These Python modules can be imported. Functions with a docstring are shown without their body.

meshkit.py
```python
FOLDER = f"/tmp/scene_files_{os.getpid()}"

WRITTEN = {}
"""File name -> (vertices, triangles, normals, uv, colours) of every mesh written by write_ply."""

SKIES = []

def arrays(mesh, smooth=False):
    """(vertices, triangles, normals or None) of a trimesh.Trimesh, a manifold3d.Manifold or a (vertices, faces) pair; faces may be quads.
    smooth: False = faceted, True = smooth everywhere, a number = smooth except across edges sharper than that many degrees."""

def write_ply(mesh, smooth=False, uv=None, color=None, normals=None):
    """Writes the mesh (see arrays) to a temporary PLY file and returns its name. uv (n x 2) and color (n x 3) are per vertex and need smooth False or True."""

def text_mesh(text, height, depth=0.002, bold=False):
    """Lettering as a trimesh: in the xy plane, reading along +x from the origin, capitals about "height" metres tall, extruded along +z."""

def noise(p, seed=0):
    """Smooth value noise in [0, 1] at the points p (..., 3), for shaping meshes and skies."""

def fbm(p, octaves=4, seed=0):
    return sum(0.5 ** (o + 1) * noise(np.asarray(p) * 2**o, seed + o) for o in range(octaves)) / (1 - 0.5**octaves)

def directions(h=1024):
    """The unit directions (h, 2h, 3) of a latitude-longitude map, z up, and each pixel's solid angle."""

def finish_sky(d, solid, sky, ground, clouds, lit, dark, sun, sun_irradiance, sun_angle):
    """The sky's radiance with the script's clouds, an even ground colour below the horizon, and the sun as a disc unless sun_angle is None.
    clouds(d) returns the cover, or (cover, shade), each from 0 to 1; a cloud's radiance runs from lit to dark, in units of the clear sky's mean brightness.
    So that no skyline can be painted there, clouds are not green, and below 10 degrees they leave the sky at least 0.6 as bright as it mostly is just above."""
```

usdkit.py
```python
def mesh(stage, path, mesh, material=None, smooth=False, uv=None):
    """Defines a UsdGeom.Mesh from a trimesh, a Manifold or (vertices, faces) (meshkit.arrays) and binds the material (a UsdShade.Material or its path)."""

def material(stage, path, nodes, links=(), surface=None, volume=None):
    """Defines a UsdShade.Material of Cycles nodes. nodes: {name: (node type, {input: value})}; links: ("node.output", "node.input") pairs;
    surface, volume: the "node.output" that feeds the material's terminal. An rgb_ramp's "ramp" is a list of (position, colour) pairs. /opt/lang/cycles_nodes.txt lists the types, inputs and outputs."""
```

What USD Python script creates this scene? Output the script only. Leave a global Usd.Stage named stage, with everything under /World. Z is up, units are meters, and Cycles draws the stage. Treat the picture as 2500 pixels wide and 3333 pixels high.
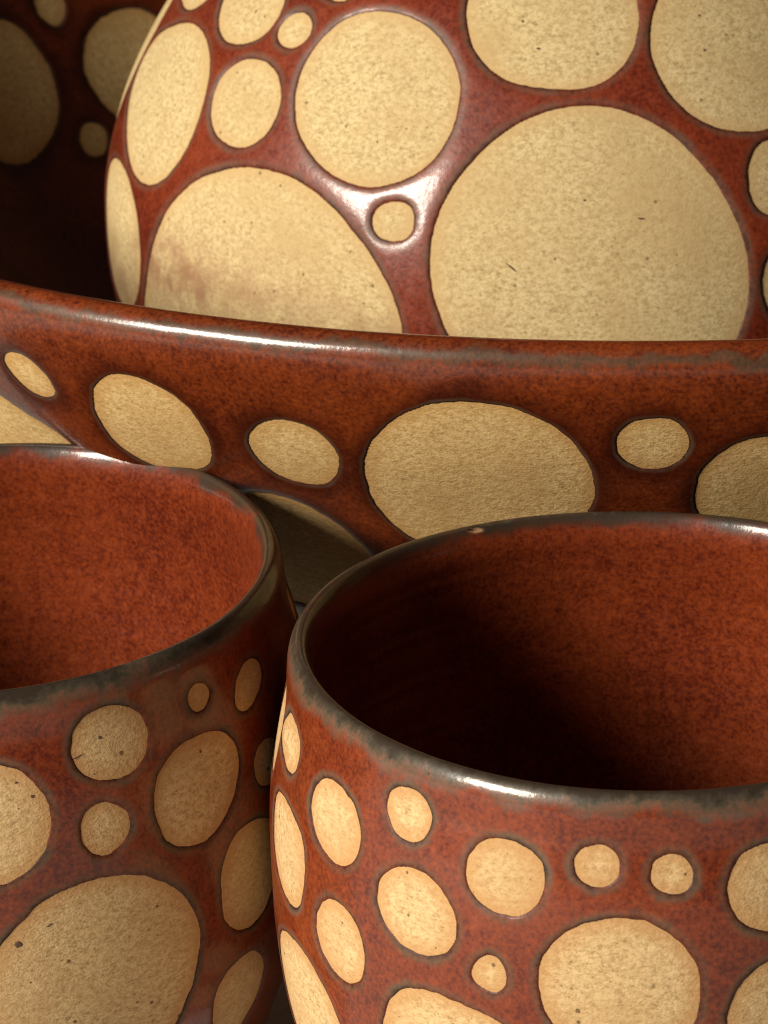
import math
import numpy as np
import meshkit
import usdkit
from pxr import Gf, Sdf, Usd, UsdGeom, UsdLux, UsdShade, Vt
from scipy.interpolate import CubicSpline

stage = Usd.Stage.CreateInMemory()
UsdGeom.SetStageUpAxis(stage, UsdGeom.Tokens.z)
UsdGeom.SetStageMetersPerUnit(stage, 1.0)
world = UsdGeom.Xform.Define(stage, '/World')
stage.SetDefaultPrim(world.GetPrim())
UsdGeom.Scope.Define(stage, '/World/Looks')
DEG = math.pi / 180

# ------------------------------------------------------------------ camera
CAM = dict(f=11778.15, pitch=0.377828, roll=-0.038138, pos=(-0.030866, -0.407759, 0.181734))
cp, sp = math.cos(CAM['pitch']), math.sin(CAM['pitch'])
fw, rt, up = np.array([0, cp, -sp]), np.array([1.0, 0, 0]), np.array([0, sp, cp])
cr, sr = math.cos(CAM['roll']), math.sin(CAM['roll'])
rt, up = cr * rt + sr * up, -sr * rt + cr * up
cam = UsdGeom.Camera.Define(stage, '/World/camera')
m = Gf.Matrix4d(1)
for row, v in enumerate((rt, up, -fw)):
    m.SetRow3(row, Gf.Vec3d(*map(float, v)))
m.SetTranslateOnly(Gf.Vec3d(*CAM['pos']))
cam.AddTransformOp().Set(m)
cam.CreateHorizontalApertureAttr(36.0)
cam.CreateVerticalApertureAttr(48.0)
cam.CreateFocalLengthAttr(36.0 * CAM['f'] / 2500)
cam.CreateClippingRangeAttr(Gf.Vec2f(0.01, 20))
cam.CreateFStopAttr(36.0 * CAM['f'] / 2500 / 1.5)   # lens opening of 1.5 mm
cam.CreateFocusDistanceAttr(0.455)
cam.CreateExposureAttr(0.0)

# ------------------------------------------------------------------ light: a soft window to the left and in front, a dim warm room
KEY_AZ, KEY_EL, KEY_DIST, KEY_W, KEY_H, KEY_I = 56, 26, 1.6, 0.60, 0.45, 60.0
DOME = 0.02


def rect_light(name, az, el, dist, w, h, inten, color, target=(0, 0.08, 0.0)):
    """az: degrees to the left of the camera's side, seen from the pots."""
    d = np.array([-math.sin(az * DEG) * math.cos(el * DEG), -math.cos(az * DEG) * math.cos(el * DEG), math.sin(el * DEG)])
    p = np.array(target) + d * dist
    z = d
    x = np.cross([0, 0, 1.0], z)
    x /= np.linalg.norm(x)
    y = np.cross(z, x)
    l = UsdLux.RectLight.Define(stage, '/World/' + name)
    mm = Gf.Matrix4d(1)
    for row, v in enumerate((x, y, z)):
        mm.SetRow3(row, Gf.Vec3d(*map(float, v)))
    mm.SetTranslateOnly(Gf.Vec3d(*map(float, p)))
    l.AddTransformOp().Set(mm)
    l.CreateWidthAttr(w)
    l.CreateHeightAttr(h)
    l.CreateIntensityAttr(inten)
    l.CreateColorAttr(Gf.Vec3f(*color))


rect_light('window_light', KEY_AZ, KEY_EL, KEY_DIST, KEY_W, KEY_H, KEY_I, (1.0, 0.925, 0.79))
usdkit.material(stage, '/World/Looks/room', {'b': ('background_shader', {'color': (1.0, 0.90, 0.76), 'strength': DOME})}, surface='b.background')
dome = UsdLux.DomeLight.Define(stage, '/World/dome_light')
UsdShade.MaterialBindingAPI.Apply(dome.GetPrim()).Bind(UsdShade.Material.Get(stage, '/World/Looks/room'))

# ------------------------------------------------------------------ turned shapes


TABLE_Z = -0.0845


def cubic_path(points, n):
    """Catmull-Rom (centripetal-ish) through the points, resampled evenly by length."""
    p = np.asarray(points, float)
    k = np.r_[0, np.cumsum(np.linalg.norm(np.diff(p, axis=0), axis=1) ** 0.5)]
    c = CubicSpline(k, p)(np.linspace(0, k[-1], 4000))
    l = np.r_[0, np.cumsum(np.linalg.norm(np.diff(c, axis=0), axis=1))]
    t = np.linspace(0, l[-1], n)
    return np.stack([np.interp(t, l, c[:, 0]), np.interp(t, l, c[:, 1])], 1)


class Profile:
    """Closed-up section of a turned pot: from the middle of the inner floor up the inside, over the lip (s = 0) and down the outside."""

    def __init__(self, pts, lip_index):
        pts = np.asarray(pts, float)
        p = cubic_path(pts, 6000)
        self.p = p
        l = np.r_[0, np.cumsum(np.linalg.norm(np.diff(p, axis=0), axis=1))]
        j = np.linalg.norm(p - pts[lip_index], axis=1).argmin()
        self.s = l - l[j]
        t = np.gradient(p, axis=0)
        t /= np.linalg.norm(t, axis=1, keepdims=True)
        self.n = np.stack([-t[:, 1], t[:, 0]], 1)  # left of the path = outward for inside-up then down-outside
        self.smin, self.smax = self.s[0], self.s[-1]

    def at(self, s):
        s = np.asarray(s, float)
        return tuple(np.interp(s, self.s, a) for a in (self.p[:, 0], self.p[:, 1], self.n[:, 0], self.n[:, 1]))


class Pot:
    def __init__(self, center, profile, scale=1.0, harm=(0, 0, 0, 0)):
        self.c, self.prof, self.k, self.h = np.asarray(center, float), profile, scale, harm
        self.smin, self.smax = profile.smin, profile.smax

    def wob(self, th):
        h = self.h
        return 1 + h[0] * np.cos(2 * th) + h[1] * np.sin(2 * th) + h[2] * np.cos(3 * th) + h[3] * np.sin(3 * th)

    def point(self, th, s, off=0.0):
        r, z, nr, nz = self.prof.at(s)
        r = r * self.k * (1 + (self.wob(th) - 1) * np.clip((z + 0.07) / 0.07, 0, 1)) + nr * off
        z = z + nz * off
        return np.stack([r * np.cos(th), r * np.sin(th), z], -1)

    def radius(self, s):
        return np.maximum(self.prof.at(s)[0] * self.k, 1e-4)

    def normal(self, th, s):
        _, _, nr, nz = self.prof.at(s)
        return np.stack([nr * np.cos(th), nr * np.sin(th), nz + 0 * th], -1)


CUP_OUT = [(0.043653, 0), (0.044996, -0.008), (0.046450, -0.016), (0.046953, -0.024), (0.046889, -0.032), (0.046277, -0.04),
           (0.044831, -0.048), (0.0420, -0.056), (0.0389, -0.064), (0.0350, -0.074), (0.032, -0.0805)]
CUP = Profile([(0.0002, -0.076), (0.015, -0.0757), (0.027, -0.072), (0.0345, -0.064), (0.0396, -0.05), (0.0423, -0.036), (0.0428, -0.024), (0.0422, -0.012),
               (0.0410, -0.003), (0.0411, 0.0), (0.0422, 0.0018), (0.0435, 0.0004), (0.0440, -0.0035)] + CUP_OUT[1:]
              + [(0.0305, -0.0833), (0.0285, -0.0844), (0.0265, -0.0832), (0.02, -0.0825), (0.0002, -0.0825)], 10)
# bowl: lip crest at z = 0 of its own frame
BOWL = Profile([(0.0002, -0.0985), (0.04, -0.0984), (0.075, -0.0935), (0.103, -0.079), (0.128, -0.0575), (0.1453, -0.034), (0.1574, -0.012), (0.1634, -0.0004), (0.1656, 0.0019), (0.1677, 0.0025), (0.1693, 0.0014),
                (0.16985, -0.0005), (0.1697, -0.0030), (0.1687, -0.0062), (0.1645, -0.0155), (0.1572, -0.0270), (0.1468, -0.0425), (0.1335, -0.0595), (0.113, -0.0805), (0.092, -0.0965), (0.080, -0.1030), (0.077, -0.108), (0.0745, -0.1093), (0.072, -0.1085), (0.069, -0.1055), (0.03, -0.1045), (0.0002, -0.1045)], 9)
VA, VQ = 0.082, 0.88


def vase_pts():
    a = np.radians(np.array([64, 50, 35, 20, 8, -4, -16, -28, -40, -50, -58]))
    out = [(VA * np.cos(x), VA * VQ * np.sin(x)) for x in a]
    i = [(0.0002, -VA * VQ + 0.011), (0.03, -VA * VQ + 0.014)] + [((VA - 0.006) * np.cos(x), (VA * VQ - 0.006) * np.sin(x)) for x in a[::-1][1:]]
    neck_in, lip, neck_out = [(0.0315, 0.0715), (0.0295, 0.080), (0.0305, 0.0875)], [(0.0332, 0.0895)], [(0.0355, 0.0875), (0.0345, 0.080)]
    pts = i + neck_in + lip + neck_out + out
    li = len(i + neck_in)
    foot = [(0.040, -VA * VQ + 0.0085), (0.038, -VA * VQ + 0.004), (0.0355, -VA * VQ + 0.0032), (0.033, -VA * VQ + 0.005), (0.0002, -VA * VQ + 0.006)]
    return pts + foot, li


VASE = Profile(*vase_pts())
POTS = {
    'cup_r': Pot((0, 0, 0), CUP, 1.0, (-0.005627, -0.024383, 0.006614, 0.010916)),
    'cup_l': Pot((-0.088704, 0.033566, 0), CUP, 1.02492, (0.000366, 0.009623, -0.018866, -0.006279)),
    'bowl': Pot((0.022385, 0.203129, 0.024900), BOWL),
    'vase': Pot((0.0048, 0.201129, -0.0030), VASE),
}


SPOTS = {
    'vase': [
        [-2.8059, 0.081249, 0.0014674, -0.00013579, 0.017255, 0.012953, 0.24323, -0.050471, 0.034529, 0.018503, -0.010058],
        [-2.5895, 0.060318, 1.1857e-05, -3.4407e-06, 0.0090408, 0.0070822, 0.41598, 0.0052609, -0.023552, 0.0083266, 0.0099],
        [-2.92, 0.063307, -6.6308e-05, 2.7528e-05, 0.0085751, 0.0030993, -0.15996, -0.065937, 0.010255, 0.044778, -0.043349],
        [-2.3739, 0.062862, 9.7588e-06, 3.7463e-05, 0.003445, 0.0031033, 0.038126, -0.0030676, 0.0033678, 0.0073114, -0.0040961],
        [-2.4392, 0.076245, 6.6585e-05, -1.9465e-05, 0.0082546, 0.0071991, 0.29929, -0.0033452, 0.0081483, 0.00057155, 0.0038883],
        [-2.0911, 0.07149, 6.9385e-05, 0.00022185, 0.015118, 0.013564, 0.66131, 0.012347, -0.0055855, -0.0031994, 0.0034668],
        [-2.9025, 0.1075, 0.0, 0.0, 0.0156, 0.0125, 0.0, 0.0, 0.0, 0.0, 0.0],
        [-2.3612, 0.11055, 9.4195e-05, 0.00093421, 0.022603, 0.032338, 1.1292, -0.076326, -0.052166, -0.0022796, -0.018519],
        [-1.9961, 0.090784, 0.00010242, 3.1913e-06, 0.0034768, 0.0031308, -0.095238, -0.02857, -0.001788, -0.018543, 0.0015324],
        [-1.6051, 0.096934, 6.582e-05, 0.00067387, 0.025314, 0.024095, -2.1957, -0.010117, 0.019627, -0.012999, 0.00039261],
        [-1.6851, 0.053909, 0.00028788, 0.00092801, 0.01331, 0.015284, -0.15586, -0.032599, 0.042262, -0.0079576, -0.0064084],
        [-1.1987, 0.061574, -2.3642e-05, 0.00059772, 0.014504, 0.017465, 0.73322, 0.029846, 0.0055381, 0.0052734, -0.0060765],
        [-1.2123, 0.085651, 1.8024e-05, -1.0917e-05, 0.0051087, 0.0061024, 0.26363, 0.005385, -0.00019166, -0.016007, -0.0031256],
        [-1.2254, 0.10236, -4.2698e-05, 1.9812e-05, 0.0036478, 0.0053674, -0.071772, 0.020567, -0.003332, 0.0014914, -0.013794],
        [-2.3045, 0.054449, -0.00013627, 6.1619e-05, 0.0034256, 0.0020091, 0.31476, 0.029154, 0.026951, -0.0064975, 0.0029769],
    ],
    'bowl': [
        [-2.2294, 0.014827, 3.3555e-05, -8.7272e-05, 0.0032126, 0.0042805, -0.73393, 0.011913, -0.010337, -0.010644, -0.0136],
        [-2.3284, 0.03322, -0.00073299, 0.00083621, 0.013498, 0.017589, 1.1374, -0.040773, -0.02458, -0.00071582, 0.033026],
        [-2.1135, 0.02036, -0.00022741, 6.0084e-05, 0.0090988, 0.0096819, 0.30092, 0.017421, -0.011126, -0.0050826, 0.013274],
        [-1.9803, 0.021878, 2.5831e-05, -0.0001782, 0.0063765, 0.006693, 0.20726, -0.017296, -0.01119, -0.0015961, -0.0036746],
        [-1.8233, 0.026129, -0.00023071, -0.00029158, 0.015382, 0.017474, 0.51695, -0.015175, -0.010016, 0.00075258, 0.0038196],
        [-1.6764, 0.016027, 7.1143e-05, -5.096e-05, 0.0046293, 0.004891, 0.64327, -0.017569, 0.011659, -0.0031457, -0.005609],
        [-1.5664, 0.028746, 0.00014304, -0.00027573, 0.011946, 0.014436, -0.39277, 0.0071171, -0.017693, -0.0011957, -0.016618],
        [-2.0228, 0.046936, -0.00019705, 9.509e-05, 0.01162, 0.014625, 0.052393, 0.0092107, 0.00020618, 0.011497, 0.0015011],
    ],
    'bowl-in': [
        [2.5342, -0.035131, 0.0027008, -0.00031831, 0.011963, 0.015812, 0.81057, -0.022999, 0.0045121, -0.00085111, -0.022429],
        [2.3201, -0.03785, 3.7705e-05, 0.00033923, 0.012918, 0.011107, -0.67133, -0.025245, -0.01559, 0.00099812, -0.009793],
        [2.414, -0.021739, 9.7672e-05, 0.00016627, 0.0038265, 0.0037324, 0.96061, 0.030377, -0.024357, 0.010665, 0.01263],
        [2.4423, -0.049894, -7.1301e-05, 0.00012895, 0.0039661, 0.0031382, -0.52032, -0.0099094, -0.01368, 0.012901, 0.01131],
    ],
    'cup_l': [
        [-1.04, 0.0090293, -4.6515e-05, 8.3546e-05, 0.005087, 0.0046736, 0.031684, 0.0092943, 0.0064974, -0.010961, -0.0068225],
        [-0.73324, 0.0076901, -0.00011417, -6.8218e-05, 0.0018915, 0.0016963, -0.227, 0.029536, 0.015215, 0.012103, 0.0020743],
        [-0.51536, 0.0097418, -6.6489e-05, 2.9341e-05, 0.0023268, 0.0039343, 1.1731, -0.031798, -0.014912, -0.0029897, 0.001896],
        [-1.3637, 0.016892, -9.1081e-05, 2.5878e-05, 0.0062315, 0.0074572, 0.18278, 0.018049, -0.0003669, 0.0047262, -0.005555],
        [-1.0893, 0.019694, -9.7943e-05, -0.0001102, 0.0031618, 0.003295, 0.36204, -0.011305, -0.032586, -0.0061839, 0.0011302],
        [-0.7908, 0.019026, -0.00021305, -0.00022718, 0.0076638, 0.0065418, -0.57701, 0.028541, 0.017614, 0.0050855, 0.0004946],
        [-0.50123, 0.020724, -7.5435e-05, -3.0924e-05, 0.0034546, 0.0029894, 0.089228, 0.0021143, -0.011303, -0.0038648, -0.0053681],
        [-0.61457, 0.034252, -0.00021294, -0.00018416, 0.006427, 0.0076247, 0.13277, 0.0030123, -0.035715, -0.014134, -0.005769],
        [-0.63739, 0.053806, 7.8001e-05, -0.00066354, 0.0051179, 0.0079212, -0.15899, 0.040536, -0.055859, 0.0059248, 0.029901],
        [-1.1318, 0.041969, 6.7554e-05, -0.00058281, 0.014245, 0.015827, -0.045882, -0.011285, -0.04322, 0.016798, -0.0077554],
    ],
    'cup_r': [
        [-2.9986, 0.0099143, 0.00017158, 4.3694e-05, 0.0052273, 0.002888, 0.11555, -0.040604, 0.059858, -0.019833, -0.034332],
        [-2.8977, 0.022507, 6.3508e-05, -0.00014005, 0.0075718, 0.0060202, 0.30877, -0.037284, -0.01603, -0.021201, 0.023991],
        [-2.6151, 0.013189, 5.8612e-05, -3.0704e-05, 0.0061717, 0.0044291, 0.2548, -0.011297, 0.0065652, -0.0096174, -0.013791],
        [-2.5517, 0.027401, 7.0324e-05, 3.7161e-05, 0.0054092, 0.0048007, 0.37926, 0.005794, 0.024388, -0.0066188, -0.0076242],
        [-2.8013, 0.0425, 0.0, 0.0, 0.0118, 0.0093, 0.0, 0.0, 0.0, 0.0, 0.0],
        [-2.3174, 0.0075785, 8.7119e-05, 2.6181e-05, 0.0035927, 0.0030771, -0.017185, -0.029573, 0.004041, 8.3903e-05, 0.0034529],
        [-2.2624, 0.018845, -2.943e-05, 1.7072e-05, 0.0061365, 0.0050309, 0.20376, 0.00054491, 0.0036352, -0.0052109, -0.0013315],
        [-2.003, 0.011631, 6.7822e-05, 3.7032e-05, 0.0049609, 0.0044522, 0.10377, -0.010288, 0.0090433, -0.0086162, -3.8416e-05],
        [-1.7604, 0.0089304, 6.2697e-05, 1.2191e-05, 0.0026252, 0.0025097, 0.018287, -0.01335, -0.0032663, -0.0047794, 0.005613],
        [-1.5734, 0.0097175, 2.6336e-05, 5.9282e-05, 0.0024048, 0.0022944, 0.27903, 0.011244, 0.022987, -0.0048042, 0.019307],
        [-1.3308, 0.012302, 0.00010139, 6.5164e-05, 0.0052426, 0.004829, 1.1455, 0.009939, -0.019672, 0.0040939, -0.00154],
        [-1.7079, 0.024034, 0.00019793, -6.3482e-05, 0.0091995, 0.0091394, 0.48302, -0.012815, 0.014252, 0.0028504, -0.00034676],
        [-2.0352, 0.023712, 0.00012465, 5.3477e-05, 0.0023034, 0.002146, -1.0772, 0.033623, -0.044303, -0.014735, -0.013024],
        [-2.1629, 0.034076, 7.0894e-05, 8.7042e-05, 0.010024, 0.0059596, -0.040913, 0.00046266, 0.0076719, -0.013453, -0.043425],
        [-1.3402, 0.028594, 0.00021962, 0.0003451, 0.0049768, 0.00772, -0.04157, -0.041354, 0.01802, -0.012711, -0.0018905],
    ],
}
STAINS = [([-0.06852, -0.04475, 0.00418], (0.022, 0.022, 0.009), 1.4), ([-0.07872, -0.02261, -0.00338], (0.01, 0.02, 0.008), 1.0), ([-0.06032, -0.05538, 0.00337], (0.045, 0.03, 0.012), 0.8), ([-0.04839, -0.06614, 0.00182], (0.05, 0.03, 0.01), 0.7)]
FLECKS = {'cup_l': [(9, (-1.34214, 0.032858, 0.0005, 0.00045, 0, 1)), (9, (-1.25922, 0.030838, 0.00045, 0.00014, -0.4, 2)), (0, (-1.13937, 0.009868, 0.0007, 8e-05, -0.3, 3)), (0, (-1.06944, 0.008155, 0.00028, 0.00018, 0, 4)), (3, (-1.27182, 0.013658, 0.00028, 0.0002, 0, 5)), (3, (-1.30951, 0.011651, 0.0002, 0.00015, 0, 6))], 'vase': [(9, (-1.75415, 0.096863, 0.0011, 0.00016, 0.65, 7)), (9, (-1.61185, 0.086644, 0.00022, 0.0002, 0, 8)), (9, (-1.50252, 0.089765, 0.0006, 0.00015, 0.2, 9)), (10, (-1.75391, 0.057723, 0.0003, 0.00022, 0.5, 10)), (10, (-1.7123, 0.062384, 0.00035, 0.0002, 0.2, 11)), (11, (-1.30943, 0.058141, 0.00022, 0.0002, 0.2, 12)), (11, (-1.31718, 0.064071, 0.00022, 0.0002, 0.2, 13))]}
CHIPS = {'cup_r': [(116.1, -0.0006, 0.0010, 0.0003), (-90.1, -0.0008, 0.0020, 0.00025)], 'cup_l': []}


# ------------------------------------------------------------------ scene helpers
TAKEN = {}


def path_for(name, parent='/World'):
    k = (parent, name)
    n = TAKEN.get(k, 0)
    TAKEN[k] = n + 1
    return f'{parent}/{name}' + (f'_{n:03d}' if n else '')


def tag(prim, label=None, cat=None, group=None, kind=None):
    for k, v in (('label', label), ('category', cat), ('group', group), ('kind', kind)):
        if v:
            prim.SetCustomDataByKey(k, v)


def thing(name, label, cat, loc, group=None):
    x = UsdGeom.Xform.Define(stage, path_for(name))
    x.AddTranslateOp().Set(Gf.Vec3d(*map(float, loc)))
    tag(x.GetPrim(), label, cat, group)
    return str(x.GetPath())


def put_mesh(path, pts, faces, mat, normals=None, attrs=None):
    faces = np.asarray(faces, np.int32)
    m = UsdGeom.Mesh.Define(stage, path)
    m.CreatePointsAttr(Vt.Vec3fArray.FromNumpy(np.ascontiguousarray(pts, np.float32)))
    m.CreateFaceVertexCountsAttr(Vt.IntArray.FromNumpy(np.full(len(faces), faces.shape[1], np.int32)))
    m.CreateFaceVertexIndicesAttr(Vt.IntArray.FromNumpy(faces.ravel()))
    m.CreateSubdivisionSchemeAttr('none')
    if normals is not None:
        m.CreateNormalsAttr(Vt.Vec3fArray.FromNumpy(np.ascontiguousarray(normals, np.float32)))
        m.SetNormalsInterpolation('vertex')
    api = UsdGeom.PrimvarsAPI(m)
    for k, v in (attrs or {}).items():
        api.CreatePrimvar(k, Sdf.ValueTypeNames.FloatArray, 'vertex').Set(Vt.FloatArray.FromNumpy(np.ascontiguousarray(v, np.float32)))
    UsdShade.MaterialBindingAPI.Apply(m.GetPrim()).Bind(UsdShade.Material.Get(stage, mat))
    return m.GetPrim()


def steps(*segs):
    """Joined ranges (a, b, step)."""
    out = [np.linspace(a, b, max(2, int(abs(b - a) / st) + 1))[:-1] for a, b, st in segs]
    return np.r_[np.concatenate(out), segs[-1][1]]


# ------------------------------------------------------------------ materials
def glaze(name, dark, mid, light, rim_ramp, rim_color, edge=1.0, rough=0.40, spread=0.72, halo=0.0, spec=0.22):
    """Iron-red glaze: mottled, breaking to dark brown and olive where it runs thin beside the bare clay and along the lip.
    primvars: d = mm from the nearest bare patch, along = mm from the lip's crest (outside positive), chip = bare nick."""
    n = {
        'geo': ('geometry', {}),
        'd': ('attribute', {'attribute': 'edge_distance'}),
        'al': ('attribute', {'attribute': 'along'}),
        'ch': ('attribute', {'attribute': 'chip'}),
        'tc': ('texture_coordinate', {}),
        'fine': ('noise_texture', {'scale': 1700.0, 'detail': 3.0, 'roughness': 0.6}),
        'mid': ('noise_texture', {'scale': 520.0, 'detail': 4.0, 'roughness': 0.65}),
        'big': ('noise_texture', {'scale': 60.0, 'detail': 3.0, 'roughness': 0.55}),
        'mot': ('math', {'math_type': 'multiply_add', 'value2': 0.62}),
        'mot2': ('math', {'math_type': 'multiply_add', 'value2': 0.28}),
        'mot3': ('math', {'math_type': 'multiply_add', 'value2': 0.36, 'value3': -0.20}),
        'base': ('rgb_ramp', {'ramp': [(0.30, dark), (0.44, tuple(0.35 * a + 0.65 * b for a, b in zip(dark, mid))), (0.53, mid), (0.70, light)]}),
        # thin edges
        'ed0': ('math', {'math_type': 'multiply_add', 'value2': 1.1, 'value3': -0.55}),
        'ed1': ('math', {'math_type': 'multiply_add', 'value2': 0.8}),
        'ed2': ('math', {'math_type': 'subtract', 'value2': 0.4}),
        'ed': ('map_range', {'from_min': -0.5, 'from_max': 3.5, 'to_min': 0.0, 'to_max': 1.0, 'clamp': True}),
        'edc': ('rgb_ramp', {'ramp': [(0.0, (.022, .013, .008)), (0.17, (.026, .015, .010)), (0.25, (.060, .040, .026)), (0.36, (.088, .078, .052)), (0.5, (.12, .085, .055)), (1.0, (.15, .06, .04))]}),
        'edf': ('rgb_ramp', {'ramp': [(0.0, (1, 1, 1)), (0.16, (1,) * 3), (0.22, (.88,) * 3), (0.34, (.74,) * 3), (0.46, (.38,) * 3), (0.62, (0, 0, 0))]}),
        'edk': ('math', {'math_type': 'multiply', 'value2': edge}),
        'c1': ('mix_color', {}),
        # lip
        'al1': ('math', {'math_type': 'multiply_add', 'value2': 2.4, 'value3': -1.2}),
        'al2': ('math', {'math_type': 'multiply_add', 'value2': 1.2}),
        'al3': ('math', {'math_type': 'subtract', 'value2': 0.6}),
        'alr': ('map_range', {'from_min': -10.0, 'from_max': 10.0, 'to_min': 0.0, 'to_max': 1.0, 'clamp': True}),
        'rimf': ('rgb_ramp', {'ramp': rim_ramp}),
        'rimc': ('rgb_ramp', {'ramp': rim_color}),
        'c2': ('mix_color', {}),
        'c3': ('mix_color', {'b': (0.30, 0.17, 0.09)}),
        'rn': ('map_range', {'from_min': 0.3, 'from_max': 0.7, 'to_min': rough - 0.07, 'to_max': rough + 0.09, 'clamp': True}),
        'b1': ('bump', {'strength': 0.4, 'distance': 0.00006}),
        'b2': ('bump', {'strength': 0.4, 'distance': 0.00012}),
        'b3': ('bump', {'strength': 0.5, 'distance': 0.00025}), 'b4': ('bump', {'strength': 0.5, 'distance': 0.00009}),
        'p': ('principled_bsdf', {'specular_ior_level': spec, 'coat_weight': 0.4, 'coat_roughness': 0.14}),
    }
    l = [('geo.position', f'{k}.vector') for k in ('fine', 'mid', 'big')] + [
        ('fine.fac', 'mot.value1'), ('mid.fac', 'mot2.value1'), ('mot2.value', 'mot.value3'), ('big.fac', 'mot3.value1'), ('mot3.value', 'mot2.value3'), ('mot.value', 'base.fac'),
        ('mid.fac', 'ed0.value1'), ('fine.fac', 'ed1.value1'), ('ed0.value', 'ed1.value3'), ('ed1.value', 'ed2.value1'),
        ('ed2.value', 'ed.value'), ('ed.result', 'edc.fac'), ('ed.result', 'edf.fac'), ('edf.color', 'edk.value1'),
        ('edk.value', 'c1.fac'), ('edc.color', 'c1.b'),
        ('mid.fac', 'al1.value1'), ('fine.fac', 'al2.value1'), ('al1.value', 'al2.value3'), ('al2.value', 'al3.value1'),
        ('rimf.color', 'c2.fac'), ('c1.result', 'c2.a'), ('rimc.color', 'c2.b'), ('alr.result', 'rimf.fac'), ('alr.result', 'rimc.fac'),
        ('ch.fac', 'c3.fac'), ('c2.result', 'c3.a'), 
        ('mid.fac', 'rn.value'),
        ('fine.fac', 'b1.height'), ('mid.fac', 'b2.height'), ('b2.normal', 'b1.normal'), ('b1.normal', 'p.normal'), ('b3.normal', 'b4.normal'), ('mid.fac', 'b4.height'), ('b4.normal', 'p.coat_normal'), ('big.fac', 'b3.height'),
    ]
    # along + noise
    n['alb'] = ('math', {'math_type': 'multiply_add', 'value2': 4.5, 'value3': -2.25})
    n['aly'] = ('math', {'math_type': 'add'})
    n['alx'] = ('math', {'math_type': 'add'})
    l += [('patchy.fac', 'alb.value1'), ('alb.value', 'aly.value1'), ('al3.value', 'aly.value2')]
    l += [('al.fac', 'alx.value1'), ('aly.value', 'alx.value2'), ('alx.value', 'alr.value')]
    n['pv'] = ('voronoi_texture', {'scale': 520.0})
    n['ps'] = ('separate_color', {})
    n['pr'] = ('map_range', {'from_min': 0.97, 'from_max': 1.0, 'to_min': 0.03, 'to_max': 0.15, 'clamp': True})
    n['pd'] = ('math', {'math_type': 'less_than'})
    n['pk'] = ('math', {'math_type': 'multiply', 'value2': 0.6})
    n['c4'] = ('mix_color', {'b': (.02, .008, .005)})
    l += [('geo.position', 'pv.vector'), ('pv.color', 'ps.color'), ('ps.r', 'pr.value'), ('pr.result', 'pd.value2'), ('pv.distance', 'pd.value1'), ('pd.value', 'pk.value1'),
          ('pk.value', 'c4.fac'), ('c3.result', 'c4.a'), ('c4.result', 'p.base_color')]
    # dark iron bloom where the glaze pools above the patches
    n['hn'] = ('math', {'math_type': 'multiply_add', 'value2': 7.0})
    n['hf'] = ('map_range', {'range_type': 'smoothstep', 'from_min': 3.2, 'from_max': 8.2, 'to_min': halo, 'to_max': 0.0, 'clamp': True})
    n['c0'] = ('mix_color', {'b': tuple(0.55 * x for x in dark)})
    l += [('big.fac', 'hn.value1'), ('d.fac', 'hn.value3'), ('hn.value', 'hf.value'), ('hf.result', 'c0.fac'), ('base.color', 'c0.a'), ('c0.result', 'c1.a')]
    n['ed0'] = ('math', {'math_type': 'multiply_add', 'value2': 1.1})
    n['dsc'] = ('math', {'math_type': 'multiply', 'value2': 1.0 / spread})
    n['ed2'] = ('math', {'math_type': 'subtract', 'value2': 0.85})
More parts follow.
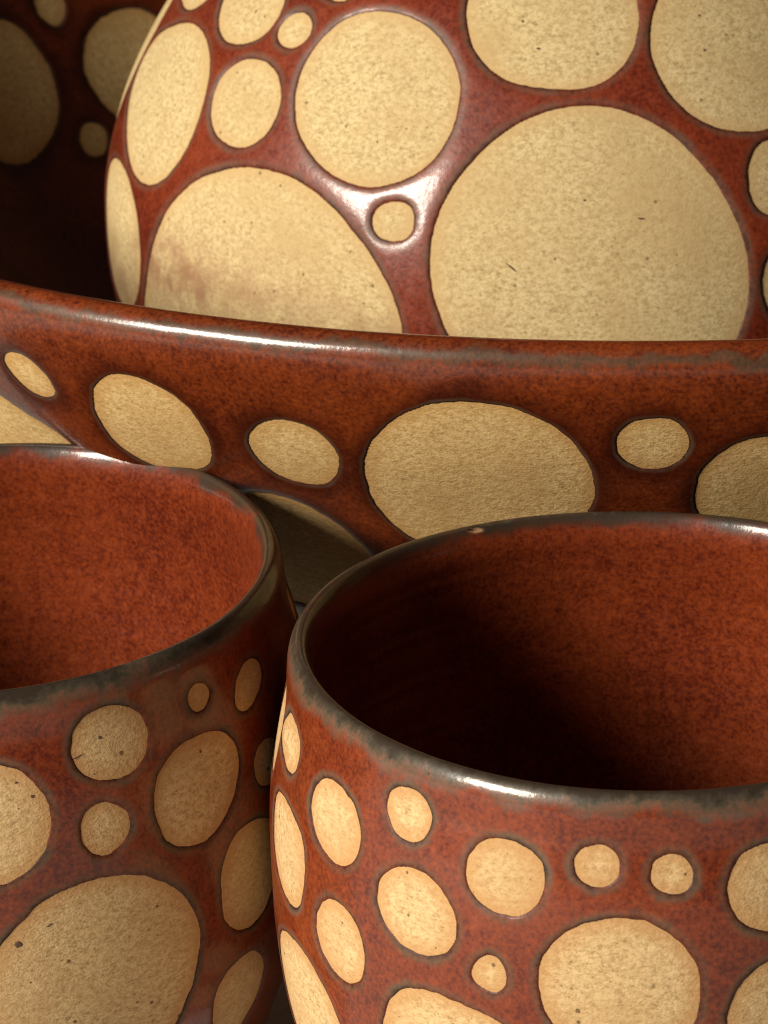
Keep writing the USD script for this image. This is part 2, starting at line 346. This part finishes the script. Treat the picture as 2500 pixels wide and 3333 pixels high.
    n['ev'] = ('map_range', {'from_min': 0.36, 'from_max': 0.58, 'to_min': edge, 'to_max': 0.5 * edge, 'clamp': True})
    n['patchy'] = ('noise_texture', {'scale': 150.0, 'detail': 2.0})
    l += [('geo.position', 'patchy.vector'), ('patchy.fac', 'ev.value'), ('ev.result', 'edk.value2')]
    n['ed1'] = ('math', {'math_type': 'multiply_add', 'value2': 0.6})
    n['rmx'] = ('mix_float', {'b': 0.58})
    n['cw'] = ('map_range', {'from_min': 0.0, 'from_max': 0.5, 'to_min': 0.55, 'to_max': 0.0, 'clamp': True})
    l += [('d.fac', 'dsc.value1'), ('dsc.value', 'ed0.value3'), ('edk.value', 'rmx.fac'), ('rn.result', 'rmx.a'), ('rmx.result', 'p.roughness'), ('edk.value', 'cw.value'), ('cw.result', 'p.coat_weight')]
    usdkit.material(stage, '/World/Looks/' + name, n, l, surface='p.BSDF')
    return '/World/Looks/' + name


def clay(name, a, b, toast, grain=0.00012, speck=0.5, rare=0.90):
    """Bare stoneware: sandy grain, small iron specks and pits, toasted towards the glaze line (primvar inset = mm from it)."""
    n = {
        'geo': ('geometry', {}),
        'in': ('attribute', {'attribute': 'inset'}),
        'str': ('vector_math', {'math_type': 'multiply', 'vector2': (0.85, 0.85, 1.35)}),
        'g1': ('noise_texture', {'scale': 3000.0, 'detail': 2.0, 'roughness': 0.6}),
        'g2': ('noise_texture', {'scale': 1250.0, 'detail': 3.0, 'roughness': 0.6}),
        'g3': ('noise_texture', {'scale': 70.0, 'detail': 3.0, 'roughness': 0.6}),
        'g3b': ('noise_texture', {'scale': 230.0, 'detail': 4.0, 'roughness': 0.65}),
        'w1': ('math', {'math_type': 'multiply_add', 'value2': 0.45}),
        'w2': ('math', {'math_type': 'multiply', 'value2': 0.55}),
        'base': ('rgb_ramp', {'ramp': [(0.30, tuple(0.52 * x for x in a)), (0.43, a), (0.58, b)]}),
        'warm': ('mix_color', {'b': tuple(0.5 * (x + y) for x, y in zip(a, toast))}),
        'wf': ('map_range', {'from_min': 0.45, 'from_max': 0.70, 'to_min': 0.0, 'to_max': 0.7, 'clamp': True}),
        'tn': ('math', {'math_type': 'multiply_add', 'value2': 2.5}),
        'tf': ('map_range', {'range_type': 'smoothstep', 'from_min': 0.9, 'from_max': 4.2, 'to_min': 0.85, 'to_max': 0.0, 'clamp': True}),
        'toast': ('mix_color', {'b': toast}),
        'v': ('voronoi_texture', {'scale': 640.0, 'randomness': 1.0}),
        'vs': ('separate_color', {}),
        'vr': ('map_range', {'from_min': rare, 'from_max': 1.0, 'to_min': 0.05, 'to_max': 0.2, 'clamp': True}),
        'vd': ('math', {'math_type': 'less_than'}),
        'sk': ('math', {'math_type': 'multiply', 'value2': speck}),
        'skc': ('mix_color', {'b': (0.12, 0.065, 0.028)}),
        'h1': ('math', {'math_type': 'multiply_add', 'value2': -0.6}),
        'st': ('attribute', {'attribute': 'stain'}), 'stn': ('math', {'math_type': 'multiply_add', 'value2': 2.4, 'value3': -0.75, 'use_clamp': True}), 'stm': ('math', {'math_type': 'multiply'}), 'stc': ('mix_color', {'b': (.30, .165, .085)}),
        'bp': ('bump', {'strength': 0.9, 'distance': grain}),
        'bp2': ('bump', {'strength': 0.7, 'distance': grain * 1.6}),
        'p': ('principled_bsdf', {'roughness': 0.82, 'specular_ior_level': 0.22}),
    }
    n['dv'] = ('vector_math', {'math_type': 'multiply_add'})
    del n['dv']
    l = [('geo.position', f'{k}.vector') for k in ('g3', 'v')] + [('str.vector', f'{k}.vector') for k in ('g1', 'g2')] + [('geo.position', 'str.vector1'),
        ('g2.fac', 'w2.value1'), ('g1.fac', 'w1.value1'), ('w2.value', 'w1.value3'), ('w1.value', 'base.fac'),
        ('g3.fac', 'wf.value'), ('wf.result', 'warm.fac'), ('base.color', 'warm.a'),
        ('g2.fac', 'tn.value1'), ('in.fac', 'tn.value3'), ('tn.value', 'tf.value'), ('tf.result', 'toast.fac'), ('warm.result', 'toast.a'),
        ('v.color', 'vs.color'), ('vs.r', 'vr.value'), ('vr.result', 'vd.value2'), ('v.distance', 'vd.value1'), ('vd.value', 'sk.value1'),
        ('sk.value', 'skc.fac'), ('g3b.fac', 'stn.value1'), ('stn.value', 'stm.value1'), ('st.fac', 'stm.value2'), ('stm.value', 'stc.fac'), ('toast.result', 'stc.a'), ('stc.result', 'skc.a'), ('geo.position', 'g3b.vector'), ('skc.result', 'p.base_color'),
        ('vd.value', 'h1.value1'), ('g1.fac', 'h1.value3'), ('h1.value', 'bp.height'), ('g2.fac', 'bp2.height'), ('bp2.normal', 'bp.normal'), ('bp.normal', 'p.normal'),
    ]
    usdkit.material(stage, '/World/Looks/' + name, n, l, surface='p.BSDF')
    return '/World/Looks/' + name


OLIVE = [(0.0, (.10, .07, .045)), (0.44, (.034, .022, .014)), (0.52, (.028, .020, .014)), (0.56, (.046, .042, .029)), (0.61, (.10, .095, .066)), (0.72, (.13, .12, .085)), (1.0, (.15, .1, .06))]
OLIVE_BOWL = [(0.0, (.04, .028, .016)), (0.6, (.045, .036, .022)), (0.66, (.065, .055, .034)), (1.0, (.06, .05, .03))]
G_CUP = glaze('cup_glaze', (.075, .010, .004), (.185, .031, .007), (.26, .053, .010),
              [(0.40, (0, 0, 0)), (0.455, (.85,) * 3), (0.5, (1, 1, 1)), (0.56, (.93,) * 3), (0.61, (.5,) * 3), (0.68, (0, 0, 0))], OLIVE)
G_BOWL = glaze('bowl_glaze', (.055, .008, .003), (.165, .029, .005), (.25, .055, .009),
               [(0.52, (0, 0, 0)), (0.57, (.1,) * 3), (0.60, (.7,) * 3), (0.63, (.6,) * 3), (0.68, (0, 0, 0))], OLIVE_BOWL, edge=0.7, spread=0.45, halo=0.8)
G_VASE = glaze('vase_glaze', (.090, .012, .006), (.20, .032, .010), (.26, .047, .013),
               [(0.3, (0, 0, 0)), (0.5, (.6,) * 3), (0.7, (0, 0, 0))], OLIVE, edge=0.78, rough=0.36, spread=0.8, spec=0.38)
C_CUP = clay('cup_clay', (.43, .278, .128), (.585, .405, .208), (.42, .22, .085), 0.00008, 0.85, 0.84)
C_BOWL = clay('bowl_clay', (.44, .28, .110), (.62, .43, .195), (.43, .24, .08), 0.00007, 0.35)
C_VASE = clay('vase_clay', (.415, .300, .140), (.595, .460, .245), (.47, .31, .14), 0.00006, 0.7, 0.86)
usdkit.material(stage, '/World/Looks/iron_speck', {'p': ('principled_bsdf', {'base_color': (.075, .035, .016), 'roughness': 0.6})}, surface='p.BSDF')
usdkit.material(stage, '/World/Looks/grey_cloth', {
    'geo': ('geometry', {}), 'n': ('noise_texture', {'scale': 900.0, 'detail': 3.0}), 'r': ('rgb_ramp', {'ramp': [(0.3, (.50, .52, .51)), (0.7, (.62, .64, .62))]}),
    'b': ('bump', {'strength': 0.5, 'distance': 0.0003}), 'p': ('principled_bsdf', {'roughness': 0.85})},
    [('geo.position', 'n.vector'), ('n.fac', 'r.fac'), ('r.color', 'p.base_color'), ('n.fac', 'b.height'), ('b.normal', 'p.normal')], surface='p.BSDF')


# ------------------------------------------------------------------ bare patches: [theta0, s0, u, v, a, b, rot, c3, s3, c4, s4] on the pot's skin (u round the pot, v down it; metres)
def outline(phi, sp):
    return 1 + sp[7] * np.cos(3 * phi) + sp[8] * np.sin(3 * phi) + sp[9] * np.cos(4 * phi) + sp[10] * np.sin(4 * phi)


def local(sp, pot, th, s):
    u = ((th - sp[0] + math.pi) % (2 * math.pi) - math.pi) * pot.radius(s) - sp[2]
    v = s - sp[1] - sp[3]
    c, k = math.cos(sp[6]), math.sin(sp[6])
    return (c * u + k * v) / sp[4], (-k * u + c * v) / sp[5]


def patch_distance(sp, pot, th, s):
    """Metres from the patch's outline, negative inside."""
    x, y = local(sp, pot, th, s)
    rho, phi = np.hypot(x, y), np.arctan2(y, x)
    R = outline(phi, sp)
    g = np.hypot(np.cos(phi) / sp[4], np.sin(phi) / sp[5])
    return (rho - R) / g


def patch_mesh(sp, pot, quality=1.0):
    """A disc of bare clay on the pot's skin, reaching a little under the glaze around it."""
    size = max(sp[4], sp[5])
    nphi = int(np.clip(size * 9000 * quality, 20, 110))
    nr = int(np.clip(size * 900 * quality, 3, 14))
    phi = np.linspace(0, 2 * math.pi, nphi, endpoint=False)
    g = np.hypot(np.cos(phi) / sp[4], np.sin(phi) / sp[5])
    R = outline(phi, sp)
    full = R + 0.0004 * g
    rings = np.linspace(0, 1, nr + 1)[1:]
    rho = (rings[:, None] * full).ravel()
    ph = np.tile(phi, nr)
    inset = np.r_[size, ((np.tile(R, nr) - rho) / np.tile(g, nr))]
    x, y = np.r_[0, rho * np.cos(ph)] * sp[4], np.r_[0, rho * np.sin(ph)] * sp[5]
    c, k = math.cos(sp[6]), math.sin(sp[6])
    u, v = c * x - k * y + sp[2], k * x + c * y + sp[3]
    s = np.clip(sp[1] + v, pot.smin, pot.smax)
    th = sp[0] + u / pot.radius(s)
    pts, nrm = pot.point(th, s, 0.00002), pot.normal(th, s)
    f = []
    j = np.arange(nphi)
    jn = (j + 1) % nphi
    f.append(np.stack([np.zeros(nphi, int), 1 + j, 1 + jn], 1))
    for i in range(nr - 1):
        a, b = 1 + i * nphi, 1 + (i + 1) * nphi
        f += [np.stack([a + j, b + j, b + jn], 1), np.stack([a + j, b + jn, a + jn], 1)]
    f = np.concatenate(f)
    a, b, c3 = (pts[f[:, q]] for q in range(3))
    if (np.cross(b - a, c3 - a) * nrm[f[:, 0]]).sum() < 0:
        f = f[:, ::-1]
    return pts, f, nrm, inset * 1e3


def fill(pot, spots, th_range, s_range, count, sizes, seed, gap=0.0022):
    """More patches round the parts of a pot that this view does not show."""
    rng = np.random.default_rng(seed)
    out = []
    have = [(x[0] + x[2] / pot.radius(x[1]), x[1] + x[3], max(x[4], x[5])) for x in spots]
    for _ in range(6000):
        if len(out) >= count:
            break
        a = sizes[min(len(sizes) - 1, int(len(out) * len(sizes) / count))] * rng.uniform(0.8, 1.2)
        th, s = rng.uniform(*th_range) * DEG, rng.uniform(s_range[0] + a, s_range[1] - a) if s_range[1] - s_range[0] > 2 * a else None
        if s is None:
            continue
        p = pot.point(np.array(th), np.array(s))
        if all(np.linalg.norm(p - pot.point(np.array(t2), np.array(s2))) > (a + a2) * 1.02 + gap for t2, s2, a2 in have):
            have.append((th, s, a))
            out.append([th, s, 0, 0, a * rng.uniform(0.9, 1.05), a * rng.uniform(0.9, 1.05), rng.uniform(0, 3)] + list(rng.normal(0, 0.012, 4)))
    return out


def build_pot(path, pot, th, strips, spots, thick, width, g_mat, c_mat, chips=(), low=(), lump=0.00005, seed=1, stains=(), ragged=1.0):
    """strips: (name, s values): the skin of the pot as separate parts meeting edge to edge, all relieved by the glaze's thickness round the bare patches."""
    s_all = np.unique(np.concatenate([x for _, x in strips]))
    T, S = np.meshgrid(th, s_all)           # rows: s
    base = pot.point(T, S)
    D = np.full(T.shape, 0.02)
    for sp in spots:
        r0 = max(sp[4], sp[5]) * 1.2 + 0.006
        rows = np.nonzero(np.abs(s_all - sp[1] - sp[3]) < r0)[0]
        if not len(rows):
            continue
        rad = pot.radius(np.array([sp[1]]))[0]
        dth = (th - sp[0] - sp[2] / rad + math.pi) % (2 * math.pi) - math.pi
        cols = np.nonzero(np.abs(dth) < r0 / (rad * 0.72) + 0.02)[0]
        if not len(cols):
            continue
        ix = np.ix_(rows, cols)
        D[ix] = np.minimum(D[ix], patch_distance(sp, pot, T[ix], S[ix]))
    near = D < 0.004
    rag = np.zeros(T.shape)
    rag[near] = (meshkit.noise(base[near] * 900, seed) - 0.5) * 0.00022 + (meshkit.noise(base[near] * 280, seed + 5) - 0.5) * 0.00045
    Dm = D + rag * ragged
    x = np.clip(Dm / width, 0, 1)
    off = np.where(Dm > 0, thick * np.sqrt(np.maximum(1 - (1 - x) ** 2, 0)), np.maximum(Dm * 1.0, -0.0004))
    off = off + (meshkit.noise(base * 140, seed + 9) - 0.5) * lump * (Dm > 0) * x
    off = off + np.where(S < -.004, .000028 * np.sin(S * 2 * math.pi / .0034 + 1.5 * np.sin(S * 900) + T), 0)   # throwing rings
    chip = np.zeros(T.shape)
    for t0, s0, wt, ws in chips:
        q = ((T - t0 * DEG) * pot.radius(np.array([abs(s0)]))[0] / wt) ** 2 + ((S - s0) / ws) ** 2
        w = q < 3
        q[w] += (meshkit.noise(base[w] * 1500, 77) - 0.5) * 0.9
        chip = np.maximum(chip, np.clip((1.1 - q) * 4, 0, 1))
    off = off - chip * 0.00025
    P = pot.point(T, S, off)
    # smooth normals of the relieved skin
    ext = np.concatenate([P[:, -1:], P, P[:, :1]], 1)
    du = ext[:, 2:] - ext[:, :-2]
    dv = np.gradient(P, axis=0)
    N = np.cross(dv, du)
    N *= np.sign((N * pot.normal(T, S)).sum(-1, keepdims=True))
    N /= np.maximum(np.linalg.norm(N, axis=-1, keepdims=True), 1e-12)
    n = len(th)
    j = np.arange(n)
    jn = (j + 1) % n
    for name, sv in strips:
        i0, i1 = np.searchsorted(s_all, sv[0]), np.searchsorted(s_all, sv[-1])
        r = np.arange(i1 - i0)
        f = np.stack([(r[:, None] * n + j), ((r[:, None] + 1) * n + j), ((r[:, None] + 1) * n + jn), (r[:, None] * n + jn)], -1).reshape(-1, 4)
        sub = slice(i0, i1 + 1)
        dd = D[sub].ravel()
        f = f[dd[f].max(1) > -0.0016]        # under the middle of a bare patch nothing is needed
        used = np.unique(f)
        back = np.zeros(dd.size, np.int64)
        back[used] = np.arange(len(used))
        f = back[f]
        v = P[sub].reshape(-1, 3)[used]
        nn = N[sub].reshape(-1, 3)[used]
        a, b, c = v[f[:200, 0]], v[f[:200, 1]], v[f[:200, 2]]
        if (np.cross(b - a, c - a) * nn[f[:200, 0]]).sum() < 0:
            f = f[:, ::-1]
        put_mesh(path_for(name, path), v, f, g_mat, nn,
                 {'edge_distance': Dm[sub].ravel()[used] * 1e3, 'along': S[sub].ravel()[used] * 1e3, 'chip': chip[sub].ravel()[used]})
    prims = []
    for k, sp in enumerate(spots):
        pts, f, nrm, ins = patch_mesh(sp, pot, 0.5 if k in low else 1.0)
        st = np.zeros(len(pts))
        for q, rr, amt in stains:
            st = np.maximum(st, amt * np.clip(1.6 - 1.6 * np.linalg.norm((pts - q) / rr, axis=1), 0, 1))
        prims.append(put_mesh(path_for('bare_patch', path), pts, f, c_mat, nrm, {'inset': ins, 'stain': st}))
    return prims


def pit(patch, pot, th, s, a, b, rot, seed=3):
    """A dark iron fleck or crack in the bare clay: a small low lump with an uneven outline."""
    rng = np.random.default_rng(seed)
    ph = np.linspace(0, 2 * math.pi, 14, endpoint=False)
    w = 1 + rng.normal(0, 0.16, 14)
    pts = [pot.point(np.array(th), np.array(s), 0.00009)]
    for ring, off in ((0.6, 0.00008), (1.0, 0.0)):
        x, y = a * ring * w * np.cos(ph), b * ring * w * np.sin(ph)
        u, v = math.cos(rot) * x - math.sin(rot) * y, math.sin(rot) * x + math.cos(rot) * y
        pts += list(pot.point(th + u / pot.radius(np.array(s)), s + v, off + 0.00002))
    j, jn = np.arange(14), (np.arange(14) + 1) % 14
    f = np.concatenate([np.stack([0 * j, 1 + j, 1 + jn], 1), np.stack([1 + j, 15 + j, 15 + jn], 1), np.stack([1 + j, 15 + jn, 1 + jn], 1)])
    put_mesh(path_for('iron_fleck', str(patch.GetPath())), np.array(pts), f, '/World/Looks/iron_speck')


# ------------------------------------------------------------------ the table
a = np.linspace(0, 2 * math.pi, 96, endpoint=False)
ring = lambda r, z: np.stack([r * np.cos(a), r * np.sin(a), z + 0 * a], 1)
tp = np.concatenate([[[0, 0, TABLE_Z]], ring(0.6, TABLE_Z), ring(0.9, TABLE_Z), ring(0.905, TABLE_Z - 0.004), ring(0.905, TABLE_Z - 0.03)])
j, jn = np.arange(96), (np.arange(96) + 1) % 96
tf = [np.stack([0 * j, 1 + j, 1 + jn], 1)]
for q in range(3):
    x, y = 1 + q * 96, 1 + (q + 1) * 96
    tf += [np.stack([x + j, y + j, y + jn], 1), np.stack([x + j, y + jn, x + jn], 1)]
t = put_mesh('/World/table_top', tp, np.concatenate(tf), '/World/Looks/grey_cloth')
tag(t, kind='structure')

# ------------------------------------------------------------------ the pots
def ranges(segs):
    """Angles all the way round from (from_deg, to_deg, step_deg) pieces."""
    return np.concatenate([np.linspace(p * DEG, q * DEG, max(2, int((q - p) / st)), endpoint=False) for p, q, st in segs])


# right-hand cup
pot = POTS['cup_r']
path = thing('cup', 'red glazed cup with a shaded dark inside, in front at right', 'cup', pot.c, 'cups in front of the bowl')
spots = SPOTS['cup_r'] + [[-184.5 * DEG, .0125, 0, 0, .0048, .0058, 0, 0, 0, 0, 0]]
nv = len(spots)
spots = spots + fill(pot, spots, (-66, 172), (0.006, 0.07), 46, (.0095, .007, .005, .003, .002), 4) + fill(pot, spots, (-186, -60), (0.047, 0.076), 16, (.008, .005, .003), 5)
build_pot(path, pot, ranges([(-194, -66, .23), (-66, 20, 1.0), (20, 160, .5), (160, 166, 1.0)]),
          [('inner_wall', steps((pot.smin, -.06, .004), (-.06, -.0022, .0005))), ('rim', steps((-.0022, .0024, .0002))),
           ('outer_wall', steps((.0024, .052, .00022), (.052, .083, .0006), (.083, pot.smax, .001)))],
          spots, .00020, .0011, G_CUP, C_CUP, CHIPS['cup_r'], range(nv, 999), seed=21)

# left-hand cup
pot = POTS['cup_l']
path = thing('cup', 'red glazed cup with its inside lit, in front at left, its side falling into shade', 'cup', pot.c, 'cups in front of the bowl')
spots = list(SPOTS['cup_l'])
nv = len(spots)
spots = spots + fill(pot, spots, (2, 258), (0.006, 0.07), 56, (.0095, .007, .005, .003, .002), 8)
pr = build_pot(path, pot, ranges([(-104, -10, .25), (-10, 30, .6), (30, 130, .5), (130, 256, 1.1)]),
               [('inner_wall', steps((pot.smin, -.06, .004), (-.06, -.0022, .0005))), ('rim', steps((-.0022, .0024, .0002))),
                ('outer_wall', steps((.0024, .062, .00024), (.062, .083, .0006), (.083, pot.smax, .001)))],
               spots, .00020, .0011, G_CUP, C_CUP, CHIPS['cup_l'], range(nv, 999), seed=31)
for k, args in FLECKS['cup_l']:
    pit(pr[k], pot, *args)

# bowl
pot = POTS['bowl']
path = thing('bowl', 'wide red glazed bowl behind the two cups, holding the round vase', 'bowl', pot.c)
spots = SPOTS['bowl'] + SPOTS['bowl-in']
nv = len(spots)
spots = spots + fill(pot, spots, (-84, 222), (.012, .075), 60, (.014, .010, .007, .004), 12) + fill(pot, spots, (150, 480), (-.058, -.014), 34, (.013, .010, .006, .0035), 13)
build_pot(path, pot, ranges([(-144, -80, .10), (-80, 112, 1.0), (112, 152, .2), (152, 216, .8)]),
          [('inner_wall', steps((pot.smin, -.075, .004), (-.075, -.012, .0006), (-.012, -.0055, .0008))), ('rim', steps((-.0055, .0068, .0003))),
           ('outer_wall', steps((.0068, .06, .00032), (.06, .11, .001), (.11, pot.smax, .002)))],
          spots, .00028, .0024, G_BOWL, C_BOWL, (), range(nv, 999), seed=41)

# vase
pot = POTS['vase']
path = thing('vase', 'round red vase with large bare clay circles standing inside the bowl', 'vase', pot.c)
spots = list(SPOTS['vase']) + [[-187.0 * DEG, .083, 0, 0, .0158, .0255, 0, 0, 0, 0, 0]]
nv = len(spots)
spots = spots + fill(pot, spots, (-60, 170), (.03, .15), 40, (.020, .014, .009, .005), 15) + fill(pot, spots, (-180, -60), (.03, .056), 8, (.006, .004), 16) + fill(pot, spots, (-190, -60), (.118, .15), 6, (.006, .004), 17)
pr = build_pot(path, pot, ranges([(-194, -62, .25), (-62, 166, 1.0)]),
               [('inner_wall', steps((pot.smin, -.0035, .004))), ('rim', steps((-.0035, .0035, .0005))),
                ('outer_wall', steps((.0035, .04, .001), (.04, .132, .00036), (.132, pot.smax, .002)))],
               spots, .00040, .0022, G_VASE, C_VASE, (), range(nv, 999), seed=51, lump=.00012, stains=STAINS, ragged=0.6)
for k, args in FLECKS['vase']:
    pit(pr[k], pot, *args)
